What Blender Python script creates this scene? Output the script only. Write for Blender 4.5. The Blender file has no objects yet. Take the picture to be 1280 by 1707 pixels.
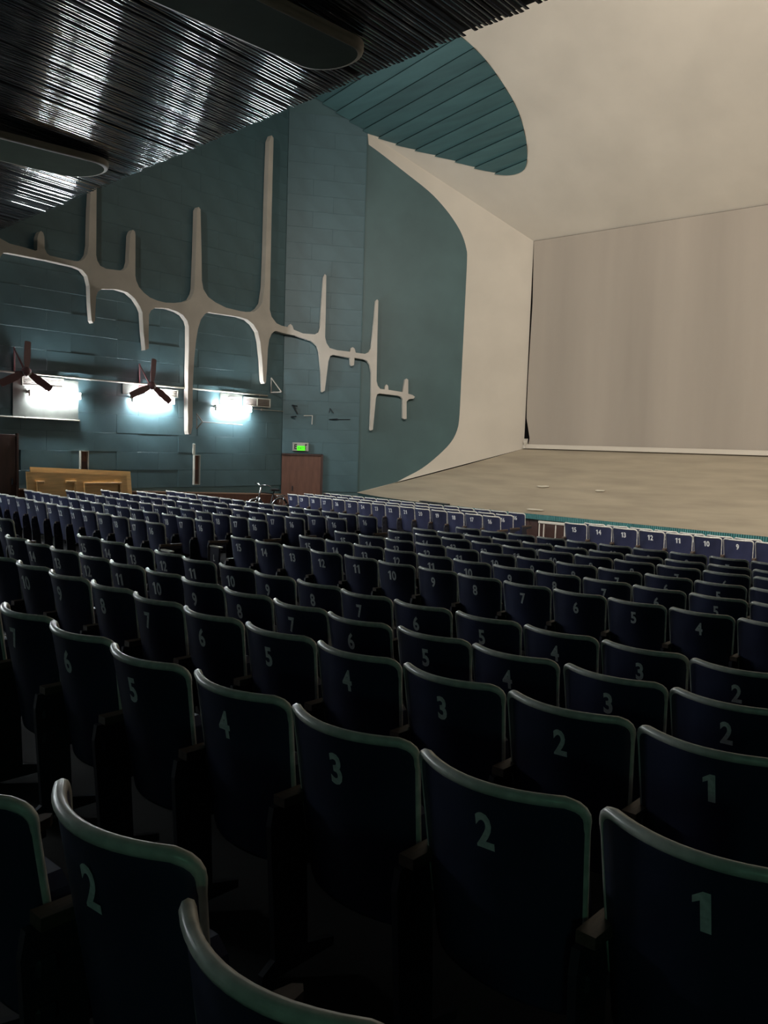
import bpy, bmesh, math, random
from mathutils import Vector, Matrix
random.seed(7)
S = bpy.context.scene
COL = S.collection
# ------------------------------------------------------------------ camera
cam_d = bpy.data.cameras.new('camera'); cam = bpy.data.objects.new('camera', cam_d); COL.objects.link(cam)
YAW, PITCH, ROLL, FPX = math.radians(41.117), math.radians(-4.545), math.radians(1.82), 1396.06
fw = Vector((-math.sin(YAW)*math.cos(PITCH), math.cos(YAW)*math.cos(PITCH), math.sin(PITCH)))
rt = Vector((math.cos(YAW), math.sin(YAW), 0)); up = rt.cross(fw)
rt = rt*math.cos(ROLL) + up*math.sin(ROLL); up = rt.cross(fw)
M = Matrix((rt, up, -fw)).transposed().to_4x4(); M.translation = (0.40176, 0, 0.91957)
cam.matrix_world = M
cam_d.sensor_fit = 'HORIZONTAL'; cam_d.sensor_width = 36; cam_d.lens = FPX*36/1280
cam_d.clip_start = 0.05; cam_d.clip_end = 200
S.camera = cam
# ------------------------------------------------------------------ world, large lights, exposure
w = bpy.data.worlds.new('world'); S.world = w; w.use_nodes = True
w.node_tree.nodes['Background'].inputs[0].default_value = (0.5, 0.6, 0.7, 1)
w.node_tree.nodes['Background'].inputs[1].default_value = 0.0
vs = S.view_settings; vs.view_transform = 'Standard'; vs.look = 'None'; vs.exposure = 0.4; vs.gamma = 1.0; vs.use_curve_mapping = False
BALCONY_FLOODS = [((-3.5, 5.4, 8.3), (-7.0, 22.0, 4.0), 3450), ((4.0, 5.4, 8.3), (-3.0, 22.0, 4.0), 3450), ((-12.5, 3.6, 8.1), (-11.5, 22.0, 5.0), 1000)]   # on the balcony, above the black ceiling
TUBE_STRENGTH = 215.0

# ------------------------------------------------------------------ helpers
def srgb(r, g, b):
    f = lambda c: (c/255/12.92 if c/255 <= 0.04045 else ((c/255+0.055)/1.055)**2.4)
    return (f(r), f(g), f(b))
MATS = {}
def mat(name, col, rough=0.6, metal=0.0, noise=0.0, scale=4.0, bump=0.0, bscale=40.0, spec=0.5, rand=0.0, emit=None, estr=0.0, stretch=None, rnoise=0.0):
    m = bpy.data.materials.new(name); m.use_nodes = True
    nt = m.node_tree; N = nt.nodes; L = nt.links; b = N['Principled BSDF']
    b.inputs['Base Color'].default_value = (*col, 1); b.inputs['Roughness'].default_value = rough
    b.inputs['Metallic'].default_value = metal; b.inputs['Specular IOR Level'].default_value = spec
    tc = N.new('ShaderNodeTexCoord'); src = tc.outputs['Object']
    if stretch:
        mp = N.new('ShaderNodeMapping'); mp.inputs['Scale'].default_value = stretch
        L.new(src, mp.inputs['Vector']); src = mp.outputs['Vector']
    if noise or rand:
        mix = N.new('ShaderNodeHueSaturation'); mix.inputs['Color'].default_value = (*col, 1)
        add = N.new('ShaderNodeMath'); add.operation = 'ADD'; add.inputs[0].default_value = 1.0; add.inputs[1].default_value = 0.0
        if noise:
            nz = N.new('ShaderNodeTexNoise'); nz.inputs['Scale'].default_value = scale; nz.inputs['Detail'].default_value = 5
            L.new(src, nz.inputs['Vector'])
            mr = N.new('ShaderNodeMapRange'); mr.inputs[1].default_value = 0.3; mr.inputs[2].default_value = 0.7
            mr.inputs[3].default_value = 1-noise; mr.inputs[4].default_value = 1+noise
            L.new(nz.outputs['Fac'], mr.inputs[0]); L.new(mr.outputs[0], add.inputs[0])
            if rnoise:
                rr = N.new('ShaderNodeMapRange'); rr.inputs[3].default_value = rough-rnoise; rr.inputs[4].default_value = rough+rnoise
                L.new(nz.outputs['Fac'], rr.inputs[0]); L.new(rr.outputs[0], b.inputs['Roughness'])
        if rand:
            oi = N.new('ShaderNodeObjectInfo'); r2 = N.new('ShaderNodeMapRange')
            r2.inputs[3].default_value = -rand; r2.inputs[4].default_value = rand
            L.new(oi.outputs['Random'], r2.inputs[0]); L.new(r2.outputs[0], add.inputs[1])
        L.new(add.outputs[0], mix.inputs['Value']); L.new(mix.outputs['Color'], b.inputs['Base Color'])
    if bump:
        n2 = N.new('ShaderNodeTexNoise'); n2.inputs['Scale'].default_value = bscale; n2.inputs['Detail'].default_value = 4
        L.new(src, n2.inputs['Vector']); bp = N.new('ShaderNodeBump'); bp.inputs['Strength'].default_value = bump; bp.inputs['Distance'].default_value = 0.02
        L.new(n2.outputs['Fac'], bp.inputs['Height']); L.new(bp.outputs['Normal'], b.inputs['Normal'])
    if emit:
        b.inputs['Emission Color'].default_value = (*emit, 1); b.inputs['Emission Strength'].default_value = estr
    MATS[name] = m; return m

def tag(o, label, cat=None, group=None, kind=None):
    o['label'] = label
    if cat: o['category'] = cat
    if group: o['group'] = group
    if kind: o['kind'] = kind
    return o
def mkmesh(name, v, f, m=None, smooth=False):
    me = bpy.data.meshes.new(name); me.from_pydata([tuple(p) for p in v], [], f); me.update()
    if m: me.materials.append(MATS[m])
    if smooth:
        for p in me.polygons: p.use_smooth = True
    return me
def link(name, me, parent=None, loc=None, rot=None):
    o = bpy.data.objects.new(name, me); COL.objects.link(o)
    if parent: o.parent = parent
    if loc: o.location = loc
    if rot: o.rotation_euler = rot
    return o
def empty(name, loc=(0, 0, 0), rz=0):
    o = bpy.data.objects.new(name, None); COL.objects.link(o); o.location = loc; o.rotation_euler = (0, 0, rz); o.empty_display_size = 0.1
    return o
class MB:
    """collects shapes into one mesh"""
    def __init__(s): s.v = []; s.f = []
    def add(s, v, f):
        n = len(s.v); s.v += [tuple(p) for p in v]; s.f += [tuple(i+n for i in q) for q in f]; return s
    def box(s, c, d, R=None):
        x, y, z = d[0]/2, d[1]/2, d[2]/2
        v = [Vector(p) for p in ((-x,-y,-z),(x,-y,-z),(x,y,-z),(-x,y,-z),(-x,-y,z),(x,-y,z),(x,y,z),(-x,y,z))]
        if R: v = [R @ p for p in v]
        return s.add([p+Vector(c) for p in v], [(3,2,1,0),(4,5,6,7),(0,1,5,4),(1,2,6,5),(2,3,7,6),(3,0,4,7)])
    def bbox(s, c, d, b=0.005, R=None):
        """box with chamfered edges round the x-y face sides"""
        bm = bmesh.new(); bmesh.ops.create_cube(bm, size=1)
        for v in bm.verts: v.co = Vector((v.co.x*d[0], v.co.y*d[1], v.co.z*d[2]))
        bmesh.ops.bevel(bm, geom=bm.edges[:], offset=b, segments=1, affect='EDGES')
        vv = [Vector(v.co) for v in bm.verts]; bm.verts.index_update()
        ff = [tuple(v.index for v in f.verts) for f in bm.faces]; bm.free()
        if R: vv = [R @ p for p in vv]
        return s.add([p+Vector(c) for p in vv], ff)
    def tube(s, pts, r, n=6, closed=False, caps=True):
        pts = [Vector(p) for p in pts]; k = len(pts); base = len(s.v); rr = r if isinstance(r, (list, tuple)) else [r]*k
        ref = None
        for i, p in enumerate(pts):
            if closed: t = pts[(i+1) % k]-pts[i-1]
            else: t = pts[min(i+1, k-1)]-pts[max(i-1, 0)]
            t.normalize()
            if ref is None:
                ref = Vector((0, 0, 1)) if abs(t.z) < 0.9 else Vector((1, 0, 0))
            a = t.cross(ref).normalized(); b = a.cross(t).normalized(); ref = b
            for j in range(n):
                th = 2*math.pi*j/n; s.v.append(tuple(p+(a*math.cos(th)+b*math.sin(th))*rr[i]))
        for i in range(k if closed else k-1):
            for j in range(n):
                a0 = base+i*n+j; a1 = base+i*n+(j+1) % n; i2 = (i+1) % k
                s.f.append((a0, a1, base+i2*n+(j+1) % n, base+i2*n+j))
        if caps and not closed:
            s.f.append(tuple(base+j for j in range(n))[::-1]); s.f.append(tuple(base+(k-1)*n+j for j in range(n)))
        return s
    def prism(s, poly, y0, y1, axis='y'):
        """extrude an (a,b) outline between y0 and y1 along axis"""
        n = len(poly)
        def P(a, b, c): return {'y': (a, c, b), 'x': (c, a, b), 'z': (a, b, c)}[axis]
        v = [P(a, b, y0) for a, b in poly]+[P(a, b, y1) for a, b in poly]
        f = [tuple(range(n)), tuple(range(2*n-1, n-1, -1))]+[(i, i+n, (i+1) % n+n, (i+1) % n) for i in range(n)]
        return s.add(v, f)
    def mesh(s, name, m, smooth=False): return mkmesh(name, s.v, s.f, m, smooth)
    def build(s, name, m, parent=None, smooth=False, loc=None, rot=None): return link(name, s.mesh(name, m, smooth), parent, loc, rot)

# ------------------------------------------------------------------ materials
mat('teal', (0.074, 0.142, 0.154), 0.42, noise=0.14, scale=0.8, bump=0.05, bscale=25)
mat('teal_plain', (0.064, 0.120, 0.122), 0.45, noise=0.14, scale=0.8, bump=0.05, bscale=25)  # darker, less blue copy of teal; the stage bay's lighting put into its colour
mat('teal_board', (0.076, 0.142, 0.160), 0.42, noise=0.10, scale=1.7, bump=0.06, bscale=30, rand=0.04)
mat('teal_plank', (0.062, 0.140, 0.145), 0.5, noise=0.12, scale=2.0, rand=0.22, stretch=(0.4, 3, 3))
mat('teal_rib', (0.07, 0.24, 0.24), 0.5, noise=0.2, scale=3)
mat('teal_dark', (0.015, 0.05, 0.05), 0.6)
mat('cream', (0.64, 0.575, 0.48), 0.75, noise=0.06, scale=0.7, bump=0.03, bscale=8)
mat('stage_floor', (0.42, 0.355, 0.26), 0.85, noise=0.13, scale=1.3, bump=0.12, bscale=6, stretch=(0.5, 2.0, 1))
mat('screen', (0.385, 0.33, 0.27), 0.8, noise=0.12, scale=0.5, stretch=(1.2, 1, 0.12))
mat('relief', (0.60, 0.55, 0.48), 0.6, noise=0.10, scale=1.5)
mat('black_slat', (0.003, 0.003, 0.005), 0.085, spec=1.0)
MATS['black_slat'].node_tree.nodes['Principled BSDF'].inputs['IOR'].default_value = 2.0
mat('black', (0.004, 0.004, 0.005), 0.8)
mat('fixture_green', (0.012, 0.022, 0.013), 0.7, noise=0.1, spec=0.03)
mat('fixture_rim', (0.30, 0.28, 0.23), 0.5)
mat('navy', (0.038, 0.043, 0.092), 0.38, noise=0.18, scale=6, rand=0.2, spec=0.5)
mat('navy_dark', (0.012, 0.014, 0.04), 0.5)
mat('trim_pale', (0.78, 0.76, 0.69), 0.30, noise=0.18, scale=25, spec=0.6)
mat('paint_white', (0.84, 0.85, 0.84), 0.6, noise=0.15, scale=60)
mat('iron', (0.03, 0.03, 0.04), 0.5)
mat('arm_wood', (0.11, 0.075, 0.055), 0.5, noise=0.2, scale=20, stretch=(8, 1, 8))
mat('floor_dark', (0.022, 0.020, 0.018), 0.8, noise=0.25, scale=1.5)
mat('wood_yellow', (0.70, 0.43, 0.17), 0.45, noise=0.16, scale=3, stretch=(1, 0.6, 6))
mat('wood_brown', (0.16, 0.072, 0.048), 0.45, noise=0.18, scale=3, stretch=(4, 4, 0.8))
mat('wood_brown_dark', (0.07, 0.035, 0.028), 0.45, noise=0.2, scale=3, stretch=(4, 4, 0.8))
mat('dado_trim', (0.42, 0.27, 0.19), 0.4)
mat('maroon', (0.17, 0.075, 0.08), 0.4)
mat('pale_panel', (0.50, 0.49, 0.42), 0.6, noise=0.08, scale=4)
mat('pale_board', (0.12, 0.13, 0.115), 0.6, noise=0.15, scale=5)
mat('grille', (0.32, 0.29, 0.25), 0.6)
mat('white_metal', (0.75, 0.70, 0.62), 0.4)
mat('dark_metal', (0.02, 0.025, 0.03), 0.4)
mat('chrome', (0.55, 0.55, 0.55), 0.25, metal=1.0)
mat('sign_grey', (0.42, 0.40, 0.37), 0.6)
mat('sign_green', (0.02, 0.25, 0.01), 0.5, emit=(0.10, 1.0, 0.02), estr=0.9)
mat('exit_glow', (0.02, 0.25, 0.05), 0.5, emit=(0.30, 1.0, 0.60), estr=12)
mat('print_black', (0.01, 0.01, 0.01), 0.6)
mat('print_dark_green', (0.005, 0.05, 0.005), 0.6)
mat('tube', (0.9, 0.9, 0.9), 0.4, emit=(0.92, 0.97, 1.0), estr=TUBE_STRENGTH)
mat('flood_lens', (0.9, 0.9, 0.9), 0.4, emit=(1.0, 0.86, 0.66), estr=5)
mat('rubber', (0.015, 0.015, 0.015), 0.7)
mat('paper', (0.68, 0.62, 0.50), 0.8)
mat('crumpled', (0.55, 0.50, 0.42), 0.35)

# ------------------------------------------------------------------ room geometry constants
CV = 0.0044                                  # bow of the seat rows
XW = -18.2
F1 = Vector((XW, 16.637)); A2 = math.radians(36); D2 = Vector((math.sin(A2), math.cos(A2))); N2 = Vector((D2.y, -D2.x))
L2 = 2.2996; F2 = F1 + D2*L2; A3 = math.radians(38); D3 = Vector((math.sin(A3), math.cos(A3))); N3 = Vector((D3.y, -D3.x))
T = Vector((F2.x, F2.y, 10.016)); FB = Vector((F2.x, F2.y, -0.524)); ST = Vector((-13.533, 22.5, 7.267)); SB = Vector((-13.554, 22.5, 0.955))
NH = 0.76                                    # seat number height above its floor
ROWS = {'A': (0.785, 0.075, -0.21, -0.21), 'B': (1.658, 0.0, 0.096, 0.096), 'C': (2.55, -0.091, -0.206, -0.206), 'D': (3.383, -0.183, 0.085, 0.085),
 'E': (4.247, -0.249, -0.156, -0.156), 'F': (6.229, -0.377, -0.055, 0.109), 'G': (7.113, -0.392, 0.268, 0.019), 'H': (8.028, -0.413, -0.03, 0.197),
 'I': (8.895, -0.425, 0.244, 0.086), 'I2': (9.787, -0.466, -0.034, 0.197), 'J': (10.65, -0.477, 0.188, 0.107), 'K': (14.299, -0.583, 0.134, 0.134),
 'L': (14.692, -0.65, 0.06, 0.087), 'M': (15.527, -0.672, -0.104, -0.15), 'N': (16.368, -0.681, -0.255, -0.368)}
PITCHX, AISLE = 0.52, 1.762
prof = [(-6.0, 0.16), (0.785, 0.075)]+[(ROWS[k][0], ROWS[k][1]) for k in 'BCDEFGHI']+[(9.787, -0.45), (10.65, -0.477), (14.3, -0.583), (14.692, -0.65), (15.527, -0.672), (16.368, -0.681), (22.0, -0.69)]
def floor_z(x, y):
    yy = y-CV*x*x
    for (a, za), (b, zb) in zip(prof, prof[1:]):
        if yy <= b: return za+(zb-za)*(yy-a)/(b-a)-NH if yy > a else za-NH
    return prof[-1][1]-NH

# ------------------------------------------------------------------ floor
xs = [XW-0.1]+[-17+i*1.0 for i in range(0, 33)]; ys = [p[0] for p in prof]
v = []; f = []
for x in xs:
    for (y, z) in prof: v.append((x, y+CV*x*x, z-NH))
n = len(prof)
for i in range(len(xs)-1):
    for j in range(n-1): f.append((i*n+j, (i+1)*n+j, (i+1)*n+j+1, i*n+j+1))
tag(link('floor', mkmesh('floor', v, f, 'floor_dark')), 'dark raked floor of the auditorium under the seats', 'floor', kind='structure')

# ------------------------------------------------------------------ left wall: long run with acoustic boards
ZT = 12.2
wl = link('wall_left', mkmesh('wall_left', [(XW-0.03, -6, -2), (XW-0.03, F1.y+0.02, -2), (XW-0.03, F1.y+0.02, ZT), (XW-0.03, -6, ZT), (XW-0.4, -6, -2), (XW-0.4, F1.y+0.02, -2), (XW-0.4, F1.y+0.02, ZT), (XW-0.4, -6, ZT)],
    [(0, 1, 2, 3), (7, 6, 5, 4), (3, 2, 6, 7), (1, 5, 6, 2)], 'teal'))
tag(wl, 'long teal side wall clad in acoustic boards', 'wall', kind='structure')
bd = MB().bbox((0, 0, 0), (0.03, 1.199, 0.4540), 0.0025).mesh('board', 'teal_board')
PB = 0.455
def jz(z): return 1.0 if z < 4 else 0.3
def bay(y): return 0.008 if y < 10.2 else (0.0 if y < 13.55 else 0.006)
nb = 0
for r in range(24):
    z = -0.35+PB*(r+0.5); y = F1.y-0.02
    first = 0.6 if r % 2 else 1.2
    wlist = [first]+[1.2]*8
    for wd in wlist:
        y0 = y-wd; yc = (y+y0)/2; y = y0
        if yc < 6.6: break
        if yc < 8.75 and z < 0.95: continue            # side door
        o = link('board', bd, wl, (XW-0.015+bay(yc)+random.uniform(-0.003, 0.003)*jz(z), yc, z), (0, random.uniform(-0.009, 0.009)*jz(z), 0))
        o.scale = (1, wd/1.2, 1); nb += 1

# ------------------------------------------------------------------ left wall: turned bays towards the stage
def seg(name, A, D, length, z0, z1, label):
    Nn = Vector((D.y, -D.x)); B = A+D*length; k = 0.3
    v = [(A.x, A.y, z0), (B.x, B.y, z0), (B.x, B.y, z1), (A.x, A.y, z1)]
    v += [(p[0]-Nn.x*k, p[1]-Nn.y*k, p[2]) for p in v]
    o = link(name, mkmesh(name, v, [(0, 1, 2, 3), (7, 6, 5, 4), (3, 2, 6, 7), (0, 4, 5, 1)], 'teal'))
    return tag(o, label, 'wall', kind='structure')
back = N2*-0.03
w2 = seg('wall_left_turned', F1+back, D2, L2+0.02, -2, 10.9, 'teal wall bay with the brown exit door, turned towards the stage')
ang2 = math.atan2(D2.x, D2.y)
zl = [0.94, 1.33, 1.75, 2.16]+[2.16+PB*i for i in range(1, 19)]
for i, (za, zb) in enumerate(zip(zl, zl[1:])):
    cut = [0, 0.75, L2] if i % 2 == 0 else [0, 1.35, L2]
    for a, b in zip(cut, cut[1:]):
        c = F1+D2*((a+b)/2)+N2*(-0.015+random.uniform(-0.002, 0.002)*jz(za))
        o = link('board', bd, w2, (c.x, c.y, (za+zb)/2), (0, random.uniform(-0.006, 0.006)*jz(za), -ang2)); o.scale = (1, (b-a)/1.2, (zb-za)/0.455)
for a, b, za, zb in [(0, 1.22, 0.60, 0.94), (1.22, L2, 0.42, 0.94), (1.22, L2, -0.02, 0.42), (1.22, L2, -0.52, -0.02)]:
    c = F1+D2*((a+b)/2)+N2*-0.012
    o = link('board', bd, w2, (c.x, c.y, (za+zb)/2), (0, 0, -ang2)); o.scale = (1, (b-a)/1.2, (zb-za)/0.455)

C1 = [(-16.823, 18.53, 9.679), (-16.592, 18.826, 9.458), (-16.126, 19.422, 8.978), (-15.691, 19.979, 8.52), (-15.43, 20.312, 8.161), (-15.203, 20.603, 7.763), (-15.02, 20.837, 7.328), (-14.923, 20.962, 6.904), (-14.904, 20.986, 6.572), (-14.909, 20.98, 5.471), (-14.917, 20.969, 4.139), (-14.927, 20.957, 2.869), (-14.934, 20.947, 1.901), (-14.969, 20.903, 1.459), (-15.088, 20.751, 1.067), (-15.324, 20.449, 0.66), (-15.624, 20.064, 0.256), (-15.958, 19.637, -0.049), (-16.256, 19.256, -0.304), (-16.75, 18.62, -0.535)]
def resample(P, m):
    """Catmull-Rom through the points"""
    P = [Vector(p) for p in P]; out = []
    for i in range(len(P)-1):
        p0, p1, p2, p3 = P[max(i-1, 0)], P[i], P[i+1], P[min(i+2, len(P)-1)]
        for k in range(m):
            t = k/m; out.append(0.5*((2*p1)+(p2-p0)*t+(2*p0-5*p1+4*p2-p3)*t*t+(3*p1-p0-3*p2+p3)*t**3))
    out.append(P[-1]); return out
c1s = resample(C1, 3)
poly = [Vector((F2.x, F2.y, -2.0)), Vector((F2.x, F2.y, 10.1))]+c1s+[Vector((c1s[-1].x, c1s[-1].y, -2.0))]
bm = bmesh.new(); vs_ = [bm.verts.new(p) for p in poly]; fc = bm.faces.new(vs_)
ex = bmesh.ops.extrude_face_region(bm, geom=[fc])
for g in ex['geom']:
    if isinstance(g, bmesh.types.BMVert): g.co += Vector((-N3.x, -N3.y, 0))*0.25
bmesh.ops.triangulate(bm, faces=[q for q in bm.faces if len(q.verts) > 4], ngon_method='EAR_CLIP')
me = bpy.data.meshes.new('wall_left_stage'); bm.to_mesh(me); bm.free(); me.materials.append(MATS['teal_plain'])
tag(link('wall_left_stage', me), 'plain teal wall with curved edge next to the cream stage opening', 'wall', kind='structure')

o = MB().bbox((0, 0, 0), (0.03, 0.022, 10.4), 0.004).build('trim_4', 'teal_plain'); o.location = (F2.x+N2.x*0.008, F2.y+N2.y*0.008, 4.7); o.rotation_euler = (0, 0, -A2)  # added strip that draws the shading line at the wall fold
tag(o, 'thin dark joint strip where two teal wall bays meet', 'trim', kind='structure')
# ------------------------------------------------------------------ stage horn: reveal, ceiling, sloping floor
def lerp(a, b, t): return Vector(a)+(Vector(b)-Vector(a))*t
def loft(name, A, B, m, k=8, bulge=0.0, bdir=(0, 0, 0), label='', cat='wall'):
    v = []; f = []
    for a, b in zip(A, B):
        for j in range(k+1):
            t = j/k; v.append(lerp(a, b, t)+Vector(bdir)*bulge*4*t*(1-t))
    for i in range(len(A)-1):
        for j in range(k): f.append((i*(k+1)+j, (i+1)*(k+1)+j, (i+1)*(k+1)+j+1, i*(k+1)+j+1))
    return tag(link(name, mkmesh(name, v, f, m, True)), label, cat, kind='structure')
nC = len(c1s); Bp = []
i_top = 15; i_bot = 14*3
for i in range(nC):
    if i <= i_top: Bp.append(lerp(T, ST, i/i_top))
    elif i <= i_bot: Bp.append(lerp(ST, SB, (i-i_top)/(i_bot-i_top)))
    else: Bp.append(lerp(SB, FB, (i-i_bot)/(nC-1-i_bot)))
loft('wall_stage_left', c1s, Bp, 'cream', label='cream flared side wall between the teal wall and the screen')
C2 = [(-16.82, 18.515, 10.005), (-16.385, 18.841, 9.795), (-15.858, 19.177, 9.579), (-14.739, 19.787, 9.186), (-14.029, 20.212, 8.912), (-13.47, 20.493, 8.732), (-13.051, 20.578, 8.677), (-12.684, 20.49, 8.733), (-12.419, 20.184, 8.931), (-12.184, 19.682, 9.253), (-12.018, 19.04, 9.667), (-12.034, 18.444, 10.051), (-12.134, 17.845, 10.437), (-12.284, 17.418, 10.711), (-12.499, 17.032, 10.96)]
G2 = [0, .25, .55, 1.0, 1.45, 1.95, 2.4, 2.9, 3.5, 4.2, 5.0, 5.9, 6.8, 7.6, 8.4]
c2s = resample(C2, 3); g2s = [p.x for p in resample([(g, 0, 0) for g in G2], 3)]
Aext = [(-11.5, 16.4, 11.3), (-9, 16.0, 11.5), (-5, 16.0, 11.5), (0, 16.0, 11.5), (6, 16.0, 11.5), (14, 16.5, 11.2)]; Bext = [-4.0, -2.5, 0.5, 4, 8, 14]
loft('ceiling_stage', [T]+c2s+[Vector(p) for p in Aext], [ST]+[Vector((ST.x+g, 22.5, ST.z)) for g in g2s]+[Vector((x, 22.5, ST.z)) for x in Bext], 'cream', k=10, label='cream flared ceiling sweeping down to the top of the screen', cat='ceiling')
EDGE = [(-16.85, 18.5, -.53), (-15.6, 18.33, -.59), (-14.4, 18.32, -.63), (-13, 18.38, -.66), (-11.1, 18.33, -.68), (-9.37, 18.22, -.68), (-8.05, 18.07, -.68), (-4.83, 17.85, -.68), (0, 17.75, -.68), (8, 18.03, -.68), (14, 18.6, -.68)]
es = resample(EDGE, 4)
Bf = [lerp(SB, (14, 22.5, SB.z), (p.x-es[0].x)/(14-es[0].x)) for p in es]
Bf[0] = FB
Bf = []
for p in es:
    t = (p.x-es[0].x)/(14-es[0].x)
    Bf.append(Vector((SB.x+(14-SB.x)*t, 22.5, SB.z)))
loft('floor_stage', es, Bf, 'stage_floor', k=14, bulge=-0.03, bdir=(0, 0, 1), label='dusty beige stage floor sloping up to the screen', cat='floor')
# stage front: teal ribbed strip over brown boards
ribs = MB(); fas = MB(); d = 0.0
def along(P, step):
    acc = 0; out = []
    for a, b in zip(P, P[1:]):
        L_ = (b-a).length; s_ = step-acc if acc else 0
        while s_ < L_: out.append((lerp(a, b, s_/L_), (b-a).normalized())); s_ += step
        acc = (L_-(s_-step))
    return out
sf = empty('stage_front', es[20])
tag(sf, 'stage front with a teal ribbed lip above brown boards', 'stage', kind='structure')
inv = Matrix.Translation(-es[20])
for p, t in along(es[10:], 0.05):
    R = Matrix.Rotation(math.atan2(t.y, t.x), 3, 'Z'); ribs.box(inv @ (p+Vector((0, -0.005, -0.065))), (0.034, 0.03, 0.125), R)
tag(ribs.build('rib_strip', 'teal_rib', sf), 'row of narrow teal ribs along the stage lip', kind='stuff')
for a, b in zip(es, es[1:]):
    m_ = (a+b)/2; t = (b-a); R = Matrix.Rotation(math.atan2(t.y, t.x), 3, 'Z')
    fas.box(inv @ (m_+Vector((0, 0.06, -0.06))), (t.length+0.01, 0.06, 0.115), R)
fas.build('lip_backing', 'teal_dark', sf)
bb = MB().bbox((0, 0, 0), (0.24, 0.04, 0.80), 0.005).mesh('board', 'wood_brown_dark')
for p, t in along(es, 0.25):
    if p.x < 3: link('board', bb, sf, inv @ (p+Vector((0, 0.10, -0.50))), (0, 0, math.atan2(t.y, t.x)))

# screen
scr = [(-13.50, 7.25), (-13.45, 5.4), (-13.49, 3.2), (-13.49, 2.3), (-13.48, 1.9), (-13.34, 1.28), (-13.40, 0.99), (14, 0.99), (14, 7.25)]
tag(MB().prism(scr, 22.46, 22.48).build('projection_screen', 'screen'), 'wide beige cinema screen with faint vertical streaks at the back of the stage', 'screen')
tag(MB().bbox((0.2, 22.40, 1.03), (27.2, 0.03, 0.13), 0.01).build('trim_1', 'cream'), 'pale strip along the foot of the screen', 'trim', kind='structure')
tag(link('wall_behind_screen', mkmesh('wall_behind_screen', [(-15, 23.0, 0), (14, 23.0, 0), (14, 23.0, 9), (-15, 23.0, 9)], [(0, 1, 2, 3)], 'black')), 'dark wall behind the screen seen through a gap', 'wall', kind='structure')
v = []; f = []
for i in range(5):
    for j in range(6): v.append((-13.53+0.045*i+random.uniform(-.012, .012), 22.40+random.uniform(-.03, .03), 0.965+0.06*j))
for i in range(4):
    for j in range(5): f.append((i*6+j, (i+1)*6+j, (i+1)*6+j+1, i*6+j+1))
tag(link('crumpled_sheet', mkmesh('crumpled_sheet', v, f, 'crumpled')), 'small crumpled plastic sheet in the gap at the lower corner of the screen', 'sheet')

# ------------------------------------------------------------------ teal plank ceiling beyond the black one
mC = -0.643958
def cz(y): return T.z+mC*(y-T.y)
cd = Vector((0.985, -0.14, -0.14*mC)).normalized(); cn = Vector((0, -mC, 1)).normalized(); ce = cn.cross(cd).normalized()
if ce.y < 0: ce = -ce
tc_ = empty('ceiling_plank', T); tag(tc_, 'sloping ceiling of lapped teal planks above the wall corner', 'ceiling', kind='structure')
lens = [Vector(p) for p in c2s]+[Vector((-12.7, 15.0, cz(15.0))), Vector((-18.3, 15.0, cz(15.0))), Vector((-18.3, F1.y, cz(F1.y))), Vector((-17.75, 17.25, cz(17.25)))]
l2 = [((p-T).dot(cd), (p-T).dot(ce)) for p in lens]
smin = min(q[1] for q in l2); smax = max(q[1] for q in l2); PW = 0.42
s_ = smin
while s_ < smax:
    bm = bmesh.new(); vv = [bm.verts.new((a, b, 0)) for a, b in l2]; bm.faces.new(vv)
    bmesh.ops.triangulate(bm, faces=bm.faces[:], ngon_method='EAR_CLIP')
    for y0, nrm in ((s_, (0, -1, 0)), (s_+PW-0.004, (0, 1, 0))):
        bmesh.ops.bisect_plane(bm, geom=bm.verts[:]+bm.edges[:]+bm.faces[:], plane_co=(0, y0, 0), plane_no=nrm, clear_outer=True)
    if bm.faces:
        bmesh.ops.dissolve_limit(bm, angle_limit=0.01, verts=bm.verts[:], edges=bm.edges[:])
        ex = bmesh.ops.extrude_face_region(bm, geom=bm.faces[:])
        top = {g for g in ex['geom'] if isinstance(g, bmesh.types.BMVert)}
        for q in bm.verts:
            h = -0.055*(1-(q.co.y-s_)/PW)           # lapped: one edge hangs lower
            lo = h if q not in top else h+0.03
            P = cd*q.co.x+ce*q.co.y+cn*lo; q.co = P
        bmesh.ops.recalc_face_normals(bm, faces=bm.faces[:])
        me = bpy.data.meshes.new('plank'); bm.to_mesh(me); me.materials.append(MATS['teal_plank']); link('plank', me, tc_)
    bm.free(); s_ += PW
back_v = [p+cn*0.06 for p in lens]
bm = bmesh.new(); bm.faces.new([bm.verts.new(p-T) for p in back_v]); bmesh.ops.triangulate(bm, faces=bm.faces[:], ngon_method='EAR_CLIP')
me = bpy.data.meshes.new('backing'); bm.to_mesh(me); bm.free(); me.materials.append(MATS['black']); link('backing', me, tc_)

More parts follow.
